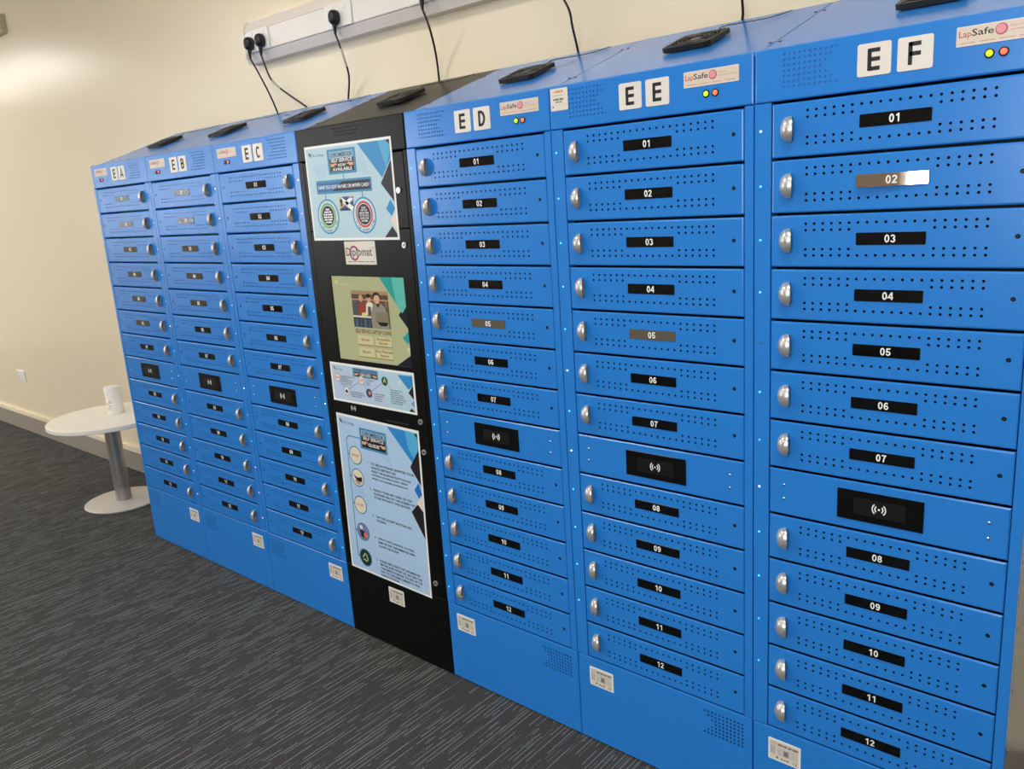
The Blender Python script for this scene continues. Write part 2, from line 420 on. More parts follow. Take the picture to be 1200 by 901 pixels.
def disc(mb, cx, cz, rx, rz, y, m, n=24):
    mb.add([(cx + rx * math.cos(2 * math.pi * i / n), y, cz + rz * math.sin(2 * math.pi * i / n)) for i in range(n)], [tuple(range(n))], m)
def rfid_symbol(mb, cx, cz, s, y, m):
    disc(mb, cx, cz, .0022 * s, .0022 * s, y, m, 12)
    for side in (0, 180):
        arc(mb, cx, cz, .0062 * s, .0024 * s, side - 48, side + 48, y, m)
        arc(mb, cx, cz, .0112 * s, .0024 * s, side - 48, side + 48, y, m)
rb = MB().plate(-.0803, .0803, -.0312, .0312, -.0018, .0016, black_gloss, .001, .0003)
rb.plate(-.048, .048, -.017, .017, -.0020, .0003, black_panel)
rfid_symbol(rb, 0, 0, 1, -.00215, white_ink)
READER_ME = rb.mesh('card_reader')
def screw_mesh(rad, h, m):
    mb = MB(); n = 12; prof = [(rad, 0), (rad * .92, h * .5), (rad * .6, h * .9), (0.0001, h)]
    vs = []
    for i in range(n):
        a = 2 * math.pi * i / n
        for rr, q in prof: vs.append((rr * math.cos(a), -q, rr * math.sin(a)))
    fs = [(i * 4 + q, ((i + 1) % n) * 4 + q, ((i + 1) % n) * 4 + q + 1, i * 4 + q + 1) for i in range(n) for q in range(3)]
    mb.add(vs, fs, m, True); return mb.mesh('screw')
SCREW_ME = screw_mesh(.0032, .0016, steel); TSCREW_ME = screw_mesh(.0040, .0018, mat('dark_zinc', (70, 74, 84), .4, .8))
LED = {c: mat('led_' + c, rgb, .3, emit=rgb, estr=e) for c, rgb, e in (('cyan', (70, 200, 250), 1.1), ('white', (225, 245, 255), 1.2), ('pink', (225, 130, 230), 1.6), ('blue', (40, 150, 245), 1.4), ('off', (70, 110, 150), 0), ('green', (150, 235, 30), 2.0), ('red', (250, 90, 60), 1.6), ('hot', (255, 205, 150), 1.6))}
LED_ME = {c: screw_mesh(.0024, .0020, m) for c, m in LED.items()}
def lamp_mesh(c):
    mb = MB(); n = 16
    def ring(prof, m):
        vs = []
        for i in range(n):
            a = 2 * math.pi * i / n
            for rr, q in prof: vs.append((rr * math.cos(a), -q, rr * math.sin(a)))
        k = len(prof); mb.add(vs, [(i * k + q, ((i + 1) % n) * k + q, ((i + 1) % n) * k + q + 1, i * k + q + 1) for i in range(n) for q in range(k - 1)], m, True)
    ring([(.0075, 0), (.0075, .002), (.0055, .0028), (.005, .0015)], black_gloss); ring([(.005, .0012), (.0042, .003), (.0022, .0045), (.0001, .005)], LED[c])
    return mb.mesh('indicator_lamp')
LAMP_ME = {c: lamp_mesh(c) for c in ('green', 'red', 'off')}
def tile_mesh(ch):
    mb = MB().plate(-.0283, .0283, -.0272, .0272, -.0012, .0010, tile_m, .004, .0003)
    bold_text(mb, ch, 0, 0, .0365, -.0014, ink, 1.1, .19)
    return mb.mesh('letter_tile')
TILE_ME = {c: tile_mesh(c) for c in 'ABCDEF'}
def bars(mb, x0, x1, z, h, y, m, words):
    """a line of print too small to read: one dash for each word"""
    tot = sum(words) + .5 * (len(words) - 1); x = x0; s = (x1 - x0) / tot
    for wd in words:
        mb.add([(x, y, z), (x + wd * s, y, z), (x + wd * s, y, z + h), (x, y, z + h)], [(0, 1, 2, 3)], m); x += (wd + .5) * s
def quad(mb, x0, x1, z0, z1, y, m): mb.add([(x0, y, z0), (x1, y, z0), (x1, y, z1), (x0, y, z1)], [(0, 1, 2, 3)], m)
def brand_mesh():
    mb = MB().plate(-.0600, .0600, -.0152, .0152, -.0008, .0007, brand_m, .001, .0002); y = -.0010
    quad(mb, -.0590, .0590, .0142, .0149, y, white_ink); quad(mb, -.0590, .0590, -.0149, -.0142, y, white_ink)
    add_text(mb, 'Lap', -.056, -.0385, -.0045, .0085, y, ink_c((190, 40, 75)))
    add_text(mb, 'Safe', -.0375, -.006, -.0010, .0095, y, ink, .01)
    disc(mb, .0045, .0035, .0088, .0088, y, ink_c((170, 70, 90))); disc(mb, .0040, .0040, .0072, .0072, y - .00015, ink_c((232, 150, 160)))
    add_text(mb, 'Express', .0165, .034, .0035, .0085, y, ink_c((205, 150, 140)))
    bars(mb, .017, .056, -.0005, .0014, y, ink_c((200, 165, 150)), [3, 5, 2, 4])
    for q in (-.054, -.026, .002, .03): bars(mb, q, q + .022, -.0112, .0016, y, ink_c((205, 160, 135)), [4, 3, 5])
    return mb.mesh('brand_label')
BRAND_ME = brand_mesh()
def rating_mesh():
    mb = MB().plate(-.0375, .0375, -.0275, .0275, -.0007, .0006, white_ink, .002, .0002); y = -.0009
    quad(mb, -.034, .034, -.0245, .0245, y, paper); y -= .0002
    quad(mb, -.033, .033, .0125, .0205, y, ink_c((205, 196, 184)))
    for a, b in ((-.014, -.004), (-.002, .006), (.009, .016), (.019, .031)): quad(mb, a, b, .014, .0185, y - .0001, grey_ink)
    for i in range(7):
        z = .0085 - i * .0032
        bars(mb, -.033, -.021, z, .0014, y, grey_ink, [3, 2]); bars(mb, -.017, .031, z, .0010, y, ink_c((170, 158, 146)), [5, 3, 4, 6])
    quad(mb, -.002, .010, -.009, .005, y - .0002, ink_c((150, 140, 134))); quad(mb, .001, .007, -.006, .002, y - .0003, grey_ink)
    add_text(mb, 'RoHS', -.008, .011, -.0215, -.0165, y, ink, .02); add_text(mb, 'CE', .020, .030, -.0225, -.0155, y, ink)
    quad(mb, -.0185, -.014, -.021, -.015, y, ink_c((110, 116, 80)))
    return mb.mesh('rating_label')
RATING_ME = rating_mesh()
# fan: square frame with a round opening, hub and rings
def fan_mesh():
    mb = MB(); h = .060; n = 32; z0, z1 = -.001, .0095
    out = []
    for i in range(n):
        a = 2 * math.pi * (i + .5) / n; c_, s_ = math.cos(a), math.sin(a); k = h / max(abs(c_), abs(s_)); out.append((k * c_, k * s_))
    inn = [(.055 * math.cos(2 * math.pi * (i + .5) / n), .055 * math.sin(2 * math.pi * (i + .5) / n)) for i in range(n)]
    vs = [(x, y, z1) for x, y in out] + [(x, y, z1) for x, y in inn] + [(x, y, z0) for x, y in inn] + [(x, y, z0) for x, y in out]
    fs = []
    for q in range(4):
        for i in range(n):
            j = (i + 1) % n; A = q * n; B = ((q + 1) % 4) * n; fs.append((A + i, A + j, B + j, B + i))
    mb.add(vs, fs, fan_m)
    mb.lathe([(0, .002), (.055, .002)], rubber)                              # dark bottom of the well
    mb.lathe([(.0001, .0085), (.019, .0085), (.021, .007), (.021, .002)], fan_m, n=24)
    for k in range(7):                                                       # blades
        a = 2 * math.pi * k / 7; b = a + .55
        v = [(.02 * math.cos(a), .02 * math.sin(a), .004), (.052 * math.cos(a), .052 * math.sin(a), .004), (.052 * math.cos(b), .052 * math.sin(b), .007), (.02 * math.cos(b), .02 * math.sin(b), .007)]
        mb.add(v, [(0, 1, 2, 3)], fan_m)
    return mb.mesh('fan')
def guard_mesh():
    mb = MB(); wire = mat('fan_guard_wire', (95, 92, 88), .35, .8)
    for rr in (.022, .031, .040, .049):
        mb.tube([(rr * math.cos(2 * math.pi * i / 28), rr * math.sin(2 * math.pi * i / 28), .0102) for i in range(29)], .0009, wire, 6, False)
    for a in (45, 135, 225, 315):
        q = math.radians(a); mb.tube([(.02 * math.cos(q), .02 * math.sin(q), .0102), (.07 * math.cos(q), .07 * math.sin(q), .0100)], .001, wire, 6)
    disc2 = [(.013 * math.cos(2 * math.pi * i / 20), .013 * math.sin(2 * math.pi * i / 20), .0088) for i in range(20)]
    mb.add(disc2, [tuple(range(20))], mat('fan_hub_sticker', (120, 116, 110), .5))
    return mb.mesh('fan_guard')
FAN_ME = fan_mesh(); GUARD_ME = guard_mesh()
FY0, FZ0 = 0.0, ZT - .009
SLOPE = math.atan2(ZB - .003 - FZ0, D)
def top_z(y): return FZ0 + (ZB - .003 - FZ0) * y / D

def carcass(par, m, kiosk=False, end_panel=False):
    x0, x1 = .0013, W - .0013
    def side(xa, xb, mm):
        mb = MB(); prof = [(.004, .0), (D, .0), (D, top_z(D) - .001), (.004, top_z(.004) - .001)]
        v = [(xa, y, z) for y, z in prof] + [(xb, y, z) for y, z in prof]
        mb.add(v, [(0, 3, 2, 1), (4, 5, 6, 7), (0, 1, 5, 4), (1, 2, 6, 5), (2, 3, 7, 6), (3, 0, 4, 7)], mm); return mb
    side(x0, x0 + .0015, m).build('side_panel', par)
    so = side(x1 - .0015, x1, greyside if end_panel else m).build('side_panel', par)
    if end_panel:
        so['label'] = 'plain grey metal end panel'
        for k in range(12):
            so2 = link('screw', SCREW_ME, so, (x1, .03, .12 + k * .13), (0, 0, math.radians(90)))
    mb = MB().box(x0 + .0015, x1 - .0015, D - .0015, D, 0, ZB - .004, m)
    mb.box(x0 + .0015, x1 - .0015, .02, D - .0015, .02, .022, m)
    mb.box(x0 + .0015, x1 - .0015, .06, .062, .022, ZH, black)               # black sheet standing for the unlit interior, its shade put into the colour
    mb.build('back_panel', par)
    # sloping lid
    a, b = top_z(.003), top_z(D)
    mb = MB(); v = [(x, y, z) for x in (x0, x1) for y, z in ((.003, a), (D, b), (D, b - .0015), (.003, a - .0015))]
    mb.add(v, [(0, 1, 2, 3)[::-1], (4, 5, 6, 7), (0, 4, 5, 1)[::-1], (3, 2, 6, 7)[::-1], (0, 3, 7, 4)[::-1], (1, 5, 6, 2)[::-1]], m)
    lo = mb.build('top_panel', par, recalc=True)
    for x in (.0095, W - .0095):
        for y in (.095, .33): link('screw', TSCREW_ME, lo, (x, y, top_z(y)), (math.radians(-90) + SLOPE, 0, 0))
    fx = .262; fy = .218
    fo = link('fan', FAN_ME, par, (fx, fy, top_z(fy) + .0045), (SLOPE, 0, 0))
    link('fan_guard', GUARD_ME, fo)
    n_ = Vector((0, -math.sin(SLOPE), math.cos(SLOPE)))
    pts = []
    for lx, ly, h in ((.02, .058, .008), (.030, .078, .014), (.05, .105, .010), (.085, .130, .005), (.125, .150, .003), (.150, .185, .003)):
        pts.append((lx, ly, h - .004))
    mb = MB().tube(smooth(pts, 5), .0011, rubber, 6); mb.build('fan_wire', fo)

def cabinet(k, a, b, mir, label, leds, sticker=False, end=False, plates=None):
    par = thing('locker_cabinet', (k * W, 0, 0), label, 'locker', 'blue laptop locker cabinets')
    carcass(par, blue, end_panel=end)
    # header with dimpled vent
    vx = .0592 if not mir else W - .0592 - .097
    hp = perforated(.0011, W - .0011, ZH + .0008, ZT, chevron(vx, ZT - .0145, mir, .0024), YF, .0012, blue)
    ho = hp.build('header_panel', par)
    MB().box(vx - .01, vx + .107, .0021, .0028, ZH + .012, ZT - .006, blue_in).build('vent_backing', ho)
    # plinth with vent
    bx = .3775 if not mir else W - .3775 - .097
    bp = perforated(.0011, W - .0011, .004, ZBASE - .0022, chevron(bx, ZBASE - .0265, not mir), YF, .0012, blue)
    bp.build('plinth_panel', par)
    # pillars either side of the doors
    da, db = DOOR_X[mir]
    for xa, xb in ((.0011, da - .0016), (db + .0016, W - .0011)):
        MB().plate(xa, xb, ZBASE, ZH - .0004, YF, .03, blue, 0, .0008).build('door_pillar', par)
    lx = .0138 if not mir else W - .0118
    for i in range(13):
        z = ZH - i * PIT - .0508
        link('status_light', LED_ME[leds[i]], par, (lx, YF, z))
    # thirteen rows: seven doors, reader, five doors
    num = 0
    for i in range(13):
        z0 = ZH - (i + 1) * PIT
        if i == 7:
            ro = MB().plate(da, db, z0 + .0007, z0 + PIT - .0042, YF, .0040, blue, 0, .0026).build('reader_panel', par)
            link('card_reader', READER_ME, ro, ((.2585 if not mir else .2415), YF, z0 + PIT - .0523))
            for x in ((.0679, .4461) if not mir else (.0539, .4321)):
                for dz in (.0372, .0677): link('screw', SCREW_ME, ro, (x, YF, z0 + PIT - dz))
            continue
        num += 1
        do = link('locker_door', DOOR_ME[mir], par, (0, 0, z0))
        hx = .0735 if not mir else .4410
        link('handle', HANDLE_ME, do, (hx, YF, PIT - .0525))
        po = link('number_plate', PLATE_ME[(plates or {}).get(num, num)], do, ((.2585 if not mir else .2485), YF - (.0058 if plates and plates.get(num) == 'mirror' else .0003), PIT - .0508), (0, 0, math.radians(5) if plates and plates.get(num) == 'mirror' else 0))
        link('cam_lock', LOCK_ME, do, ((.457 if not mir else .0455), YF, PIT - .0505))
    # letters, brand label, lamps, rating plate
    zt = (ZH + ZT) / 2 - .0005
    for ch, x in ((a, .2205), (b, .2870)):
        link('letter_tile', TILE_ME[ch], par, (x, YF, ZH + .0505))['label'] = 'white tile with black letter ' + ch
    link('brand_label', BRAND_ME, par, ((.4090 if not mir else .0935), YF, ZH + .0640))
    for c, x in zip(('green', 'red') if not mir else ('off', 'red'), (.3985, .4188) if not mir else (.0790, .0995)):
        link('indicator_lamp', LAMP_ME[c], par, (x, YF, ZH + .0330))
    link('rating_label', RATING_ME, par, ((.0760 if not mir else .4290), YF, ZBASE - .0560))
    if sticker:
        mb = MB().plate(.0056, .0547, ZH + .0420, ZH + .0905, YF - .0007, .0006, paper, .0005, .0001); y = YF - .0009
        quad(mb, .012, .040, ZH + .074, ZH + .0755, y, ink_c((150, 190, 160)))
        bars(mb, .018, .042, ZH + .081, .004, y, ink_c((205, 150, 80)), [1, 3, 2]); bars(mb, .013, .042, ZH + .064, .0045, y, grey_ink, [1, 3, 3]); bars(mb, .020, .038, ZH + .0595, .002, y, ink, [3, 2])
        bars(mb, .010, .014, ZH + .049, .004, y, grey_ink, [1]); quad(mb, .009, .05, ZH + .0555, ZH + .056, y, ink_c((190, 190, 180)))
        mb.build('test_sticker', par)['label'] = 'small cream test sticker'
    return par
C_, W_, P_, B_, O_ = 'cyan', 'white', 'pink', 'blue', 'off'
cabinet(0, 'E', 'A', True, 'blue locker cabinet lettered EA, next to the round white table', [C_, C_, C_, C_, C_, W_, C_, C_, C_, C_, C_, P_, P_])
cabinet(1, 'E', 'B', True, 'blue locker cabinet lettered EB', [W_, W_, C_, P_, C_, C_, C_, W_, C_, C_, P_, P_, P_])
cabinet(2, 'E', 'C', True, 'blue locker cabinet lettered EC, beside the black kiosk', [W_, P_, C_, C_, C_, C_, C_, W_, C_, C_, C_, C_, C_])
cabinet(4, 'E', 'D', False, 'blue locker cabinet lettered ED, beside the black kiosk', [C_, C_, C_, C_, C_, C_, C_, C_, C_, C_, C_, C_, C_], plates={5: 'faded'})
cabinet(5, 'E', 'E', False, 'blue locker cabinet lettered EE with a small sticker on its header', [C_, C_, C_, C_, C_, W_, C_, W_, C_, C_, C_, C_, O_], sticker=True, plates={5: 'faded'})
cabinet(6, 'E', 'F', False, 'blue locker cabinet lettered EF, end of the row with grey side', [W_, C_, C_, C_, O_, C_, B_, W_, C_, C_, B_, B_, O_], end=True, plates={2: 'mirror'})

# ------------------------------------------------------------------ self-service kiosk
KX = 3 * W
kio = thing('self_service_kiosk', (KX, 0, 0), 'black self-service kiosk with touch screen between the blue lockers', 'kiosk')
carcass(kio, black)
kv = []
for rr in range(5):
    n = 14 - 2 * abs(rr - 0) if rr < 3 else 10
    for q in range(n): kv.append((.25 + (q - (n - 1) / 2) * .0097, ZT - .0135 - rr * .0100, .0019))
hp = perforated(.0011, W - .0011, ZH + .0008, ZT, kv[:36], YF, .0012, black).build('header_panel', kio)
for xa, xb in ((.0011, .0215), (.4865, W - .0011)):
    MB().plate(xa, xb, ZBASE, ZH - .0004, YF, .03, black, 0, .0008).build('door_pillar', kio)
MB().plate(.0011, W - .0011, .004, ZBASE - .0012, YF, .016, black, 0, .001).build('plinth_panel', kio)
ud = MB().plate(.0235, .4845, 1.4000, ZH - .003, YF, .016, black, 0, .0012).build('access_door', kio)
ld = MB().plate(.0235, .4845, ZBASE + .001, .7825, YF, .016, black, 0, .0012).build('access_door', kio)
# screen door: four rails around a recessed display
sx0, sx1, sz0, sz1 = .0955, .4388, .9955, 1.2605
mb = MB()
for q in ((.0235, sx0, .7850, 1.3975), (sx1, .4845, .7850, 1.3975), (sx0, sx1, .7850, sz0), (sx0, sx1, sz1, 1.3975)):
    mb.plate(q[0], q[1], q[2], q[3], YF, .016, black_gloss if False else black)
sd = mb.build('screen_door', kio)
LOCKK = MB()
n = 14
vs = [(.0085 * math.cos(2 * math.pi * i / n), yy, .0085 * math.sin(2 * math.pi * i / n)) for yy in (0, -.004) for i in range(n)]
LOCKK.add(vs, [(i, (i + 1) % n, n + (i + 1) % n, n + i)[::-1] for i in range(n)] + [tuple(range(n, 2 * n))], nickel)
LOCKK.add([(.0045 * math.cos(2 * math.pi * i / 8), -.0042, .0045 * math.sin(2 * math.pi * i / 8)) for i in range(8)], [tuple(range(8))], rubber)
LOCKK.box(-.001, .001, -.0046, -.0043, -.004, .004, steel)
LOCK2 = LOCKK.mesh('cam_lock')
for par_, x, z in ((ud, .4560, 1.5045), (sd, .4580, 1.3530), (sd, .4565, .8320), (ld, .4590, .7376), (ld, .4560, .3076)):
    link('cam_lock', LOCK2, par_, (x, YF, z))
# card reader mark and sensor below the screen
mb = MB(); rfid_symbol(mb, .1385, .8345, .85, YF - .0004, white_ink); mb.build('reader_mark', sd)
mb = MB().plate(.30, .40, .8130, .8175, YF - .0006, .0005, mat('dark_slot', (45, 45, 46), .3)); mb.build('card_slot', sd)
MB().tube([(.0555, .0002, .842), (.0555, -.001, .842)], .003, mat('sensor_amber', (60, 35, 15), .3), 10).build('sensor', sd)
# maker's plate
mb = MB().plate(.1852, .3292, 1.2968, 1.3663, YF - .0012, .0011, paper, .002, .0003); y = YF - .0015
arc(mb, .230, 1.331, .017, .0055, 20, 340, y, ink_c((150, 40, 100)), 24)
add_text(mb, 'Diplomat', .192, .313, 1.3150, 1.3480, y - .0002, ink, .0)
add_text(mb, 'TM', .3145, .3225, 1.344, 1.3485, y - .0002, ink)
bars(mb, .195, .322, 1.3045, .0022, y, grey_ink, [3, 2, 4, 2, 3])
mb.build('name_plate', kio)['label'] = 'white name plate reading Diplomat'
link('rating_label', RATING_ME, kio, (.2560, YF, .2020))

# display: glowing flat picture, drawn in fractions of the screen
def scr(rgb, s=.66): return mat('screen_%d_%d_%d' % rgb, (4, 4, 4), .12, emit=rgb, estr=s)
mb = MB(); yS = YF + .0045; sw, sh = sx1 - sx0, sz1 - sz0
def sp(pts, m, lay): mb.add([(sx0 + u * sw, yS - lay * .0002, sz1 - v * sh) for u, v in pts], [tuple(range(len(pts)))], m)
def sr(u0, v0, u1, v1, m, lay): sp([(u0, v1), (u1, v1), (u1, v0), (u0, v0)], m, lay)
def st(s, u0, v0, u1, v1, m, lay, bold=.0): add_text(mb, s, sx0 + u0 * sw, sx0 + u1 * sw, sz1 - v1 * sh, sz1 - v0 * sh, yS - lay * .0002, m, bold)
sr(0, 0, 1, 1, scr((168, 170, 128)), 0)
st('Fife College', .12, .085, .29, .115, scr((196, 196, 140)), 1); disc(mb, sx0 + .065 * sw, sz1 - .07 * sh, .007, .007, yS - .0002, scr((196, 196, 120)))
sp([(.67, 0), (1, 0), (1, .30), (.93, .40)][::-1], scr((40, 150, 140)), 1); sp([(.83, 0), (1, 0), (1, .30), (.93, .40), (.86, .28)][::-1], scr((90, 178, 160)), 2)
sp([(1, .27), (.88, .42), (1, .585)], scr((28, 30, 40)), 1); sp([(1, .585), (.905, .68), (.965, .745), (1, .70)], scr((38, 148, 148)), 1)
sp([(1, .76), (.94, .80), (1, .87)], scr((205, 190, 160)), 1); sp([(.985, .87), (.80, 1), (1, 1), (1, .87)], scr((26, 28, 38)), 1)
# photograph on the screen: people by shelves, one holding a laptop
p0, q0, p1, q1 = .262, .163, .763, .593
def fp(pts, rgb, lay): sp([(p0 + a * (p1 - p0), q0 + b * (q1 - q0)) for a, b in pts], scr(rgb), lay)
def fe(cx, cy, rx, ry, rgb, lay): fp([(cx + rx * math.cos(-2 * math.pi * i / 18), cy + ry * math.sin(-2 * math.pi * i / 18)) for i in range(18)], rgb, lay)
def fr(a, b, c, e, rgb, lay): fp([(a, e), (c, e), (c, b), (a, b)], rgb, lay)
fr(0, 0, 1, 1, (92, 78, 66), 1); fr(0, 0, 1, .10, (160, 128, 92), 2); fr(0, .22, 1, .26, (176, 128, 96), 2); fr(0, .10, 1, .22, (84, 70, 64), 2); fr(0, .34, .3, .68, (78, 80, 82), 2)
for i in range(9): fr(.04 + i * .11, .27, .07 + i * .11, .42, ((120, 96, 80), (70, 72, 84), (140, 110, 84))[i % 3], 2)
fr(0, .68, .52, .73, (206, 196, 176), 3); fr(0, .73, .55, 1, (52, 62, 74), 3)
for i in range(4): fr(.05 + i * .12, .78, .12 + i * .12, 1, ((84, 92, 104), (66, 74, 84))[i % 2], 4)
fp([(.17, .66), (.18, .40), (.24, .31), (.34, .33), (.38, .50), (.36, .66)][::-1], (150, 60, 48), 4); fe(.26, .20, .055, .10, (196, 142, 104), 5)
fp([(.36, .66), (.40, .36), (.46, .28), (.56, .31), (.60, .42), (.56, .66)][::-1], (214, 206, 190), 4); fp([(.42, .66), (.44, .42), (.52, .42), (.52, .66)][::-1], (90, 74, 58), 5); fe(.48, .20, .055, .11, (196, 150, 118), 5); fe(.48, .13, .06, .06, (46, 36, 30), 6)
fp([(.52, 1), (.50, .66), (.56, .42), (.66, .32), (.80, .32), (.90, .42), (.96, .66), (.98, 1)][::-1], (136, 130, 116), 6); fe(.70, .20, .075, .14, (206, 160, 126), 7); fp([(.61, .20), (.62, .06), (.70, .02), (.78, .06), (.80, .18), (.74, .10), (.66, .11)][::-1], (46, 38, 34), 8)
fp([(.66, .33), (.72, .44), (.79, .33)][::-1], (70, 40, 40), 8); fr(.63, .56, .97, .82, (128, 116, 92), 8); fp([(.66, .82), (.97, .82), (.90, .92), (.74, .92)][::-1], (34, 32, 34), 9)
fp([(.26, .60), (.36, .58), (.38, .68), (.25, .68)][::-1], (196, 200, 110), 7)
st('SELF SERVICE LAPTOP LOANS', .27, .615, .765, .662, scr((110, 36, 34)), 2, .02)
for (u0, v0, lines) in ((.285, .690, ['Borrow']), (.530, .690, ['Accessible', 'Borrow']), (.285, .835, ['Return']), (.530, .835, ['Find Nearest', 'Return'])):
    sr(u0 - .004, v0, u0 + .232, v0 + .118, scr((128, 128, 92)), 2); sr(u0, v0, u0 + .228, v0 + .106, scr((196, 186, 136)), 3)
    for i, s in enumerate(lines):
        wd = .0092 * len(s); c = u0 + .114; vv = v0 + .053 - .022 * len(lines) + i * .046
        st(s, c - wd, vv, c + wd, vv + .032, scr((96, 60, 40)), 4, .01)
mb.build('display', sd)['label'] = 'glowing touch screen headed SELF SERVICE LAPTOP LOANS'

# ------------------------------------------------------------------ posters stuck on the kiosk
class Sheet:
    """flat printed sheet, drawn in fractions u (right), v (down) of its size"""
    def __init__(s, w_, h_):
        s.w, s.h, s.mb = w_, h_, MB(); s.mb.box(0, w_, -.0005, 0, -h_, 0, white_ink); s.lay = 0
    def y(s, lay): return -.0005 - .00012 * (lay + 1)
    def poly(s, pts, rgb, lay): s.mb.add([(u * s.w, s.y(lay), -v * s.h) for u, v in pts], [tuple(range(len(pts)))], ink_c(rgb))
    def rect(s, u0, v0, u1, v1, rgb, lay): s.poly([(u0, v1), (u1, v1), (u1, v0), (u0, v0)], rgb, lay)
    def rrect(s, u0, v0, u1, v1, rgb, lay, rad=.004):
        x0, x1, z0, z1 = u0 * s.w, u1 * s.w, -v1 * s.h, -v0 * s.h; P = []
        for cx, cz, a0 in ((x0 + rad, z0 + rad, 180), (x1 - rad, z0 + rad, 270), (x1 - rad, z1 - rad, 0), (x0 + rad, z1 - rad, 90)):
            for i in range(5): a = math.radians(a0 + 22.5 * i); P.append((cx + rad * math.cos(a), s.y(lay), cz + rad * math.sin(a)))
        s.mb.add(P, [tuple(range(len(P)))], ink_c(rgb))
    def disc(s, u, v, rad, rgb, lay, n=32): disc(s.mb, u * s.w, -v * s.h, rad, rad, s.y(lay), ink_c(rgb), n)
    def line(s, u0, v0, u1, v1, wd, rgb, lay):
        a = Vector((u0 * s.w, -v0 * s.h)); b = Vector((u1 * s.w, -v1 * s.h)); n = (b - a).normalized(); n = Vector((-n.y, n.x)) * wd / 2
        s.mb.add([(q.x, s.y(lay), q.y) for q in (a - n, b - n, b + n, a + n)], [(0, 1, 2, 3)], ink_c(rgb))
    def text(s, t, u0, v0, u1, v1, rgb, lay, bold=.02): add_text(s.mb, t, u0 * s.w, u1 * s.w, -v1 * s.h, -v0 * s.h, s.y(lay), ink_c(rgb), bold)
    def para(s, lines, u, v, lh, ch, rgb, lay, bold=.012):
        """left-aligned lines; ch = width of one character, as a fraction"""
        for i, t in enumerate(lines): s.text(t, u, v + i * lh, u + ch * len(t), v + i * lh + lh * .62, rgb, lay, bold)
    def arc_text(s, t, u, v, rad, a0, a1, size, rgb, lay):
        for i, ch in enumerate(t):
            if ch == ' ': continue
            a = math.radians(a0 + (a1 - a0) * i / (len(t) - 1)); vs, fs, x0, x1, z0, z1 = text_geo(ch, .02); k = size / .7
            cx, cz = u * s.w + rad * math.cos(a), -v * s.h + rad * math.sin(a); rot = a + math.pi / 2; c_, s_ = math.cos(rot), math.sin(rot)
            P = []
            for p, q in vs:
                X, Z = (p - (x0 + x1) / 2) * k, (q - .35) * k; P.append((cx + X * c_ - Z * s_, s.y(lay), cz + X * s_ + Z * c_))
            s.mb.add(P, fs, ink_c(rgb))
    def corner_art(s, P):
        for pts, rgb, lay in P: s.poly(pts, rgb, lay)
    def build(s, loc, rot, label):
        o = s.mb.build('poster', None, loc); o.rotation_euler = (0, math.radians(rot), 0)
        return tag(o, label, 'poster', 'printed posters stuck on the kiosk')
BG = (186, 214, 226); RIM = (58, 140, 182); NAVY = (22, 30, 62); BLK = (24, 18, 22); SKY = (36, 140, 206); CREAM = (240, 222, 206)
def logo(s, u, v, w_, h_):
    s.poly([(u, v), (u + .1 * w_, v + .1 * h_), (u + .14 * w_, v + .55 * h_), (u + .2 * w_, v + h_), (u + .06 * w_, v + .6 * h_)][::-1], BLK, 2)
    s.poly([(u + .1 * w_, v + .45 * h_), (u + .2 * w_, v + .02 * h_), (u + .16 * w_, v + .5 * h_)][::-1], BLK, 2)
    s.text('Fife College', u + .22 * w_, v + .35 * h_, u + w_, v + 1.0 * h_, (50, 56, 66), 2, .0)
def hand(s, u, v, w_, h_, flip):
    k = -1 if flip else 1; c = (226, 170, 128)
    P = [(-.5, -.25), (.1, -.25), (.1, -.45), (.5, -.12), (.5, .02), (.15, .05), (.15, .35), (-.5, .35)]
    P = [(u + k * a * w_, v + b * h_) for a, b in P]
    s.poly(P if flip else P[::-1], c, 5)
# poster 1: announcement
S = Sheet(.4030, .2830)
S.rect(.018, .026, .982, .974, BG, 0)
for pts in ([(.06, .2), (.30, .2), (.18, .42)], [(.45, .72), (.62, .72), (.53, .55)], [(.66, .05), (.60, .30), (.74, .34)]): S.poly(pts, (178, 207, 224), 1)
S.corner_art([([(.635, .026), (.982, .026), (.982, .20), (.875, .385)][::-1], (48, 142, 200), 2), ([(.86, .026), (.982, .026), (.982, .12), (.93, .29), (.90, .20)][::-1], (84, 172, 214), 3),
    ([(.982, .215), (.855, .44), (.982, .625)], BLK, 3), ([(.94, .600), (.885, .690), (.94, .765), (.982, .690)], SKY, 4), ([(.982, .70), (.925, .812), (.982, .925)], CREAM, 3), ([(.935, .865), (.845, .974), (.982, .974), (.982, .945)], BLK, 4), ([(.94, .026), (.982, .026), (.982, .075)][::-1], BLK, 4)])
logo(S, .045, .065, .19, .055)
S.rrect(.275, .055, .605, .310, RIM, 2); S.rect(.300, .080, .580, .285, BLK, 3); S.rect(.300, .080, .580, .150, (150, 190, 214), 4)
S.text('CHROMEBOOK', .308, .092, .572, .138, BLK, 5); S.text('SELF SERVICE', .315, .152, .565, .190, (245, 244, 240), 5); S.text('NOW', .395, .205, .485, .237, (245, 244, 240), 5); S.text('AVAILABLE', .325, .245, .555, .279, (245, 244, 240), 5)
hand(S, .345, .215, .075, .05, False); hand(S, .535, .215, .075, .05, True)
S.line(.445, .31, .445, .375, .004, RIM, 2); S.line(.205, .50, .205, .56, .004, RIM, 2); S.line(.640, .50, .640, .56, .004, RIM, 2)
S.rrect(.105, .365, .755, .505, RIM, 3); S.rect(.122, .387, .738, .483, (40, 110, 176), 4); S.poly([(.30, .483), (.738, .483), (.738, .387), (.42, .387)], NAVY, 5)
S.text('HAVE YOU GOT AN NEC OR MYFIFE CARD?', .132, .418, .728, .455, (245, 244, 240), 6)
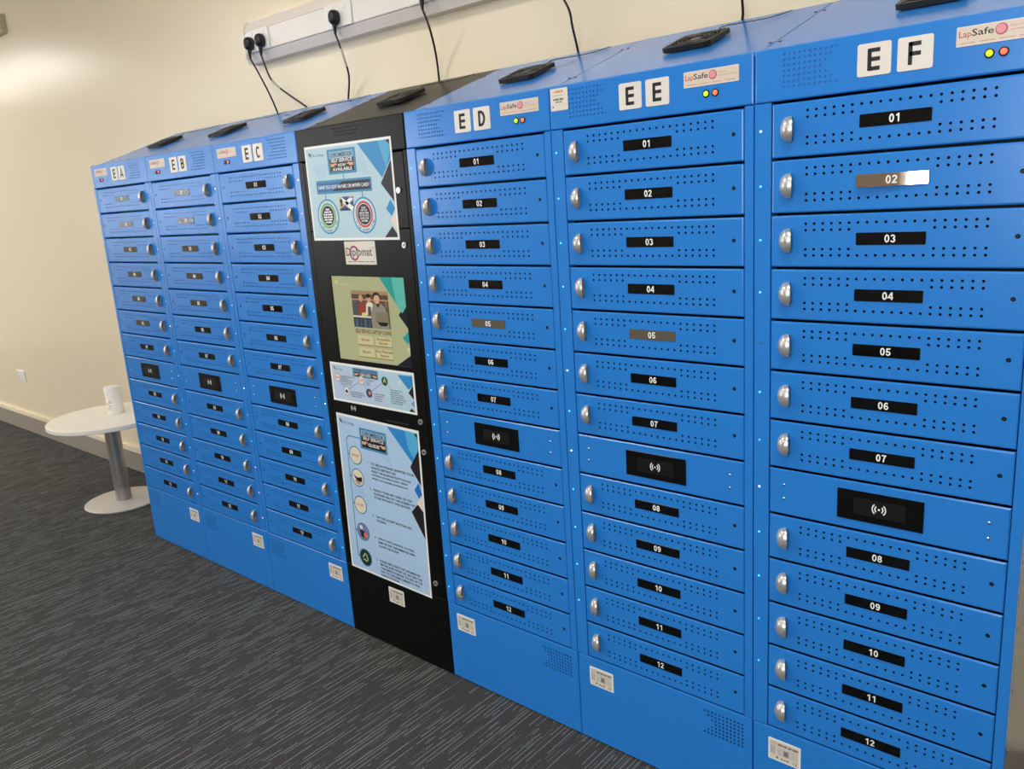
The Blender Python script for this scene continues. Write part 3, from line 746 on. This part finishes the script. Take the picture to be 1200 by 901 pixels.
for u, ringc, t in ((.212, (110, 176, 80), 'IF THE ANSWER IS YES'), (.640, (206, 62, 66), 'IF THE ANSWER IS NO')):
    S.disc(u, .745, .0530, RIM, 3); S.disc(u, .745, .0480, (196, 222, 232), 4); S.disc(u, .735, .0385, ringc, 5); S.disc(u, .735, .0320, (226, 236, 240), 6); S.disc(u, .735, .0300, NAVY, 7)
    S.arc_text(t, u, .742, .0436, 202, 338, .0056, BLK, 5)
for i, t in enumerate(('PLEASE', 'VISIT THE', 'LIBRARY DESK', 'TO SET UP A', 'SINGLE USE', 'PIN NUMBER')):
    wd = (.024, .036, .055, .055, .048, .036)[i]; S.text(t, .640 - wd, .657 + i * .027, .640 + wd, .677 + i * .027, (245, 244, 240), 8)
for i, wl in enumerate(([4], [5, 3], [2, 2, 5], [4, 2, 3], [3, 1, 4], [2, 3])):
    wd = (.024, .044, .055, .055, .048, .036)[i]; bars(S.mb, (.212 - wd) * S.w, (.212 + wd) * S.w, -(.677 + i * .027) * S.h, .0044, S.y(8), ink_c((245, 244, 240)), wl)
S.rect(.365, .545, .530, .690, (36, 72, 150), 3); S.line(.375, .560, .52, .675, .014, (240, 238, 230), 4); S.line(.52, .56, .44, .62, .012, (240, 238, 230), 4); S.poly([(.365, .545), (.39, .545), (.42, .64), (.365, .67)][::-1], (226, 180, 110), 5); S.disc(.388, .590, .0065, BLK, 6); S.rect(.380, .60, .398, .645, BLK, 6); S.rect(.365, .665, .470, .69, NAVY, 5); S.rect(.47, .552, .52, .562, (206, 120, 70), 5)
S.build((KX + .0400, YF - .0006, 1.6540), .4, 'square poster announcing CHROMEBOOK SELF SERVICE NOW AVAILABLE, above the kiosk screen')
# poster 2: short strip below the screen
S = Sheet(.4040, .1290)
S.rect(.020, .055, .980, .945, (190, 208, 230), 0)
S.poly([(.55, .055), (.98, .055), (.98, .945), (.70, .945)][::-1], (184, 214, 228), 1)
S.corner_art([([(.82, .10), (.98, .08), (.98, .30), (.93, .42)][::-1], SKY, 2), ([(.98, .30), (.925, .50), (.98, .64)], BLK, 3), ([(.98, .66), (.945, .74), (.98, .84)], (120, 150, 220), 3), ([(.945, .86), (.915, .945), (.98, .945)], BLK, 3), ([(.84, .22), (.815, .28), (.84, .33), (.862, .27)][::-1], CREAM, 2)])
logo(S, .045, .10, .11, .10)
S.rrect(.285, .075, .595, .300, (100, 160, 200), 2, .002); S.rect(.30, .175, .58, .28, BLK, 3); S.text('CHROMEBOOK SELF SERVICE', .30, .095, .58, .155, BLK, 3); S.text('USER GUIDE', .375, .190, .505, .265, (245, 244, 240), 4)
hand(S, .335, .228, .06, .08, False); hand(S, .545, .228, .06, .08, True)
C2 = [(.085, .385), (.185, .700), (.385, .370), (.465, .665), (.665, .300)]
for (a, b), (c, e) in zip(C2, C2[1:]): S.line(a, b, c, e, .0018, (90, 130, 190), 2)
S.line(.70, .40, .74, .50, .0012, (90, 130, 190), 2)
FILL = [(238, 216, 206), (232, 232, 232), (238, 216, 206), (60, 66, 110), (30, 62, 46)]
for (a, b), c in zip(C2, FILL): S.disc(a, b, .0150, (96, 140, 176), 3); S.disc(a, b, .0134, c, 4)
S.text('BORROW', .060, .365, .110, .405, (206, 90, 80), 5); S.text('ACCEPT', .362, .350, .408, .390, (206, 90, 80), 5)
S.poly([(.165, .70), (.19, .66), (.205, .74), (.18, .76)][::-1], BLK, 5); S.disc(.472, .66, .006, (226, 140, 130), 5); S.poly([(.645, .36), (.665, .20), (.685, .36), (.665, .30)][::-1], (190, 220, 120), 5)
STEP = [['1. TO BEGIN PLEASE SANITISE YOUR', 'HANDS BEFORE USE.', 'PRESS THE BORROW BUTTON ON', 'SCREEN (WHEELCHAIR USERS', 'PRESS ACCESSIBLE BORROW)'], ['2. TOUCH YOUR NEC CARD ON THE', 'SCANNER BELOW THE SCREEN OR TYPE', 'YOUR PIN INTO THE KEYPAD.'], ['3. TAP THE ACCEPT BUTTON ON', 'SCREEN.'], ['4. OPEN THE FLASHING LOCKER,', 'REMOVE THE CHROMEBOOK AND', 'CLOSE THE DOOR'], ['5. PLEASE WIPE DOWN THE CHROMEBOOK', 'BEFORE AND AFTER USE. RETURN THE', 'CHROMEBOOK BEFORE THE END OF THE', 'DAY TO THE SAME CABINET IT WAS', 'BORROWED FROM.']]
INK2 = (52, 56, 70)
S.para(STEP[0], .120, .320, .050, .0058, INK2, 3); S.para(STEP[1], .235, .690, .055, .0055, INK2, 3)
S.para(['3. TAP THE ACCEPT', 'BUTTON ON', 'SCREEN.'], .440, .330, .055, .0058, INK2, 3); S.para(['4. OPEN THE FLASHING', 'LOCKER, REMOVE THE', 'CHROMEBOOK AND', 'CLOSE THE DOOR'], .525, .640, .055, .0062, INK2, 3)
S.para(['5. PLEASE WIPE DOWN', 'THE CHROMEBOOK', 'BEFORE AND AFTER USE.', 'RETURN THE CHROMEBOOK', 'BEFORE THE END OF THE DAY', 'TO THE SAME CABINET IT', 'WAS BORROWED FROM.'], .720, .480, .053, .0070, INK2, 3)
S.build((KX + .0412, YF - .0006, .9815), .2, 'small landscape instruction strip directly below the kiosk screen')
# poster 3: tall guide
S = Sheet(.3990, .5540)
S.rect(.018, .014, .982, .988, (178, 208, 238), 0)
for pts in ([(.28, .10), (.50, .10), (.40, .22)], [(.5, .2), (.62, .14), (.66, .26)], [(.1, .5), (.3, .5), (.2, .42)]): S.poly(pts, (170, 200, 236), 1)
S.corner_art([([(.635, .014), (.982, .020), (.982, .13), (.900, .195)][::-1], (36, 140, 214), 2), ([(.84, .016), (.982, .020), (.982, .13), (.93, .172), (.87, .12)][::-1], (84, 176, 222), 3), ([(.982, .112), (.872, .225), (.982, .320)], BLK, 3),
    ([(.955, .305), (.900, .355), (.945, .400), (.982, .370)], (24, 116, 206), 4), ([(.982, .375), (.915, .430), (.982, .475)], CREAM, 4), ([(.945, .425), (.845, .495), (.982, .640), (.982, .455)], BLK, 3), ([(.945, .020), (.982, .020), (.982, .05)][::-1], BLK, 4)])
logo(S, .035, .030, .19, .034)
S.rrect(.285, .062, .615, .190, RIM, 2); S.rect(.305, .075, .595, .178, BLK, 3); S.rect(.305, .075, .595, .107, (150, 190, 220), 4)
S.text('CHROMEBOOK', .315, .080, .585, .103, BLK, 5); S.text('SELF SERVICE', .325, .110, .580, .130, (245, 244, 240), 5); S.text('GUIDE', .385, .146, .520, .166, (245, 244, 240), 5)
hand(S, .345, .150, .075, .03, False); hand(S, .560, .150, .07, .03, True)
LX = .105
S.line(.285, .130, .14, .130, .0038, RIM, 2); S.line(.14, .130, LX, .150, .0038, RIM, 2); S.line(LX, .150, LX, .905, .0038, RIM, 2); S.line(LX, .905, .19, .920, .0038, RIM, 2)
for i, v in enumerate((.245, .385, .560, .735, .905)):
    u = .205; S.line(LX, v, u, v, .0038, RIM, 2); S.disc(u, v, .0325, RIM, 3); S.disc(u, v, .0285, (232, 220, 200) if i < 3 else ((120, 130, 170) if i == 3 else (18, 44, 40)), 4)
S.text('BORROW', .158, .237, .252, .252, (196, 60, 80), 5); S.text('ACCEPT', .160, .552, .250, .567, (196, 60, 80), 5)
S.poly([(.145, .370), (.20, .385), (.26, .375), (.26, .405), (.20, .410)][::-1], BLK, 5); S.poly([(.160, .400), (.25, .412), (.22, .430), (.18, .425)][::-1], (206, 150, 120), 6)
S.poly([(.16, .72), (.25, .735), (.235, .775), (.175, .77)][::-1], NAVY, 5); S.disc(.235, .752, .010, (226, 120, 90), 6); S.disc(.185, .708, .008, (226, 226, 236), 6)
for a in range(3):
    q = math.radians(90 + 120 * a); S.line(.205 + .035 * math.cos(q), .905 - .028 * math.sin(q), .205 + .035 * math.cos(q + 1.7), .905 - .028 * math.sin(q + 1.7), .005, (200, 206, 150), 6)
for st_, v, n in zip(STEP, (.263, .425, .595, .735, .880), (0, 1, 2, 3, 4)):
    S.text(st_[0][:2], .350, v, .372, v + .013, INK2, 3, .0)
    S.para([st_[0][3:]] + st_[1:], .395, v, .0232, .0178 if n != 4 else .0158, (30, 32, 44), 3, .02)
S.line(.02, .475, .98, .475, .0008, (160, 190, 222), 2)
S.build((KX + .0440, YF - .0008, .8100), 1.2, 'tall blue CHROMEBOOK SELF SERVICE GUIDE poster on the lower kiosk door')

# ------------------------------------------------------------------ wall trunking, sockets, plugs and leads
tr = thing('cable_trunking', (0, 0, 0), 'white dado cable trunking with sockets on the wall above the cabinets', 'trunking')
TX0, TX1 = .685, 4.6; YW = Y1
prof = [(0, 2.046), (.040, 2.046), (.058, 2.076), (.058, 2.161), (.040, 2.198), (0, 2.202)]
mb = MB(); k = len(prof)
v = [(x, YW - a, z) for x in (TX0, TX1) for a, z in prof]
mb.add(v, [tuple(range(k)), tuple(range(2 * k - 1, k - 1, -1))] + [(i, (i + 1) % k, k + (i + 1) % k, k + i)[::-1] for i in range(k)], trunk_m)
mb.build('trunking_body', tr, recalc=True)
mb = MB(); e = .004; v = [(x, YW - a - (e if a else 0), z + (e if z > 2.1 else -e) * .4) for x in (TX0 - .003, TX0 + .010) for a, z in prof]
mb.add(v, [tuple(range(k)), tuple(range(2 * k - 1, k - 1, -1))] + [(i, (i + 1) % k, k + (i + 1) % k, k + i)[::-1] for i in range(k)], trunk_m)
mb.build('end_cap', tr, recalc=True)
FYT = YW - .058
mb = MB(); seam_m = mat('trunking_seam', (150, 145, 142), .6)
for z in (2.0790, 2.1575): mb.box(TX0 + .011, TX1, FYT - .0006, FYT + .001, z - .0012, z + .0012, seam_m)
mb.build('seam', tr)
PLUGS = [.752, .829, 1.292, 1.735, 2.27, 2.785]
SOCK = [(.718, .864), (1.222, 1.368), (1.665, 1.811), (2.20, 2.346), (2.715, 2.861)]
prev = TX0 + .012
for a, b in SOCK + [(TX1, TX1)]:
    if a - prev > .02: MB().plate(prev, a - .001, 2.081, 2.1565, FYT - .0030, .0030, lid_m, 0, .001).build('trunking_lid', tr)
    prev = b + .001
    if a == b: break
    so = MB().plate(a, b, 2.079, 2.158, FYT - .009, .009, socket_m, .003, .002).build('socket', tr)
    for x in (a + .036, b - .036):
        MB().plate(x - .009, x + .009, 2.136, 2.152, FYT - .0115, .003, socket_m, .001, .001).build('rocker_switch', so)
def plug_mesh():
    mb = MB(); n = 20
    rings = [(.0195, 0), (.0205, -.006), (.0205, -.016), (.0170, -.025), (.010, -.029), (.0001, -.030)]
    vs = []
    for rr, y in rings:
        for i in range(n):
            a = 2 * math.pi * i / n; sx, sz = math.cos(a), math.sin(a); vs.append((rr * sx * .95, y, rr * sz * 1.12 + (-.004 if sz < 0 else 0)))
    mb.add(vs, [(q * n + i, q * n + (i + 1) % n, (q + 1) * n + (i + 1) % n, (q + 1) * n + i)[::-1] for q in range(len(rings) - 1) for i in range(n)], rubber, True)
    mb.tube([(0, -.012, -.018), (0, -.013, -.034), (0, -.013, -.048), (0, -.013, -.058)], [.0095, .0075, .0055, .0040], rubber, 10)
    return mb.mesh('plug')
PLUG_ME = plug_mesh()
TZP = 2.112
ROUTES = [  # pixels of the lead between plug and cabinet, with the distance (y) of each
    ('first power lead from the trunking end, running down behind the EB cabinet', [((297, 70), .345), ((307, 93), .37), ((319, 117), .395), ((327, 137), .42)], None),
    ('second power lead from the trunking end, looping right behind the EC cabinet', [((311, 73), .345), ((315, 88), .36), ((323, 99), .375), ((340, 112), .40), ((360, 126), .42)], (.25, .42)),
    ('power lead with a pale tag behind the EC cabinet edge', [((395, 40), .345), ((398, 53), .352), ((404, 71), .362), ((409, 90), .39), ((408, 117), .42)], (.22, .42)),
    ('power lead dropping behind the black kiosk', [((496, 8), .345), ((504, 35), .36), ((511, 65), .40), ((515, 98), .42)], None),
    ('power lead dropping behind the ED cabinet', [((667, 12), .36), ((671, 32), .385), ((678, 64), .42)], None),
    ('power lead dropping behind the EE cabinet', [((870, 4), .38), ((870, 22), .42)], None)]
for i, (label, pts, tagged) in enumerate(ROUTES):
    px = PLUGS[i]; t = thing('power_lead', (px, FYT - .012, TZP), label, 'power lead', 'black power leads plugged into the trunking')
    link('plug', PLUG_ME, t)
    base = Vector((px, FYT - .012, TZP))
    P = [Vector((0, -.013, -.056))] + [at_y(*q, yy + .012) - base for q, yy in pts[(1 if i < 4 else 0):]]
    if i > 3: P = [P[0], P[0] + Vector((.002, .002, -.05))] + P[1:]
    dv = P[-1] - P[-2]; P.append(P[-1] + Vector((dv.x * .5, .006, min(dv.z, -.03) * .8))); P.append(P[-1] + Vector((.004, 0, -.08)))
    S_ = smooth(P); MB().tube(S_, .0034, rubber, 8).build('cord', t)
    if tagged:
        n = len(S_); MB().tube(S_[int(n * tagged[0]):int(n * tagged[1])], .0040, mat('cable_tag', (196, 184, 162), .5), 8).build('cord_tag', t)['label'] = 'pale tag wrapped round the cord'

# ------------------------------------------------------------------ wall fittings at the left
t = thing('wall_socket', (-2.822, YW, .418), 'small white double wall socket above the skirting', 'socket')
MB().plate(-.073, .073, -.043, .043, -.009, .009, socket_m, .003, .002).build('face_plate', t)
for x in (-.036, .036):
    MB().plate(x - .008, x + .008, .012, .032, -.012, .004, socket_m, .001, .001).build('rocker_switch', t)
    mb = MB()
    for dx, dz, w_, h_ in ((0, -.006, .003, .006), (-.011, -.022, .006, .003), (.011, -.022, .006, .003)): quad(mb, x + dx - w_, x + dx + w_, dz - h_ * .6, dz + h_ * .6, -.0093, grey_ink)
    mb.build('socket_holes', t)
t = thing('wall_box', (-1.935, YW, 2.645), 'rounded grey box fixed high on the cream wall', 'wall box')
MB().plate(-.075, .075, -.055, .055, -.035, .035, mat('wall_box_grey', (205, 195, 176), .5), .014, .004).build('case', t)
MB().plate(-.060, .060, -.040, .040, -.037, .003, mat('wall_box_face', (214, 204, 184), .5), .008, .001).build('cover', t)

# ------------------------------------------------------------------ round table with tub
TC = (-.642, .142); TZ = .478
t = thing('round_table', (*TC, 0), 'low round white cafe table with single grey tube leg', 'table')
MB().lathe([(.0001, 0), (.190, 0), (.195, .004), (.195, .008), (.188, .013), (.0001, .015)], table_base, n=64, smooth=False).build('base', t)
MB().lathe([(.039, .014), (.039, TZ - .022)], tube_m, n=40, smooth=True).build('pole', t)
MB().lathe([(.0001, TZ - .024), (.293, TZ - .024), (.298, TZ - .021), (.298, TZ - .003), (.295, TZ), (.0001, TZ)], table_white, n=96).build('table_top', t)
MB().lathe([(.0001, TZ - .032), (.07, TZ - .032), (.07, TZ - .024)], black, n=24).build('mounting_plate', t)
u = thing('wipes_tub', (-.662, .190, TZ), 'white cylindrical wipes tub standing on the round table', 'tub')
MB().lathe([(.0001, 0), (.038, 0), (.0405, .004), (.0405, .118), (.039, .121)], tub_m, n=40, smooth=False).build('body', u)
MB().lathe([(.0417, .119), (.0422, .123), (.0417, .141), (.038, .146), (.0001, .148)], tub_m, n=40).build('lid', u)
# printed hexagons wrapped on the side that faces the room
mb = MB()
def wrap(a, z, rr=.0408): return (rr * math.cos(a), rr * math.sin(a), z)
A0 = math.radians(-62); prt = mat('tub_print', (120, 112, 108), .5)
for da, z in ((0, .030), (.34, .043), (-.02, .056), (.36, .069)):
    for q in range(6):
        P = []
        for rr in (.0058, .0082):
            for ang in (q, q + 1): P.append((rr * math.cos(ang * math.pi / 3), rr * math.sin(ang * math.pi / 3)))
        mb.add([wrap(A0 - .25 + da + x / .046, z + y) for x, y in (P[0], P[2], P[3], P[1])], [(0, 1, 2, 3)], prt)
for z, wl in ((.088, .35), (.094, .45), (.112, .3)):
    mb.add([wrap(A0 - .3, z), wrap(A0 - .3 + wl, z), wrap(A0 - .3 + wl, z + .003), wrap(A0 - .3, z + .003)], [(0, 1, 2, 3)], prt)
mb.build('printed_label', u)
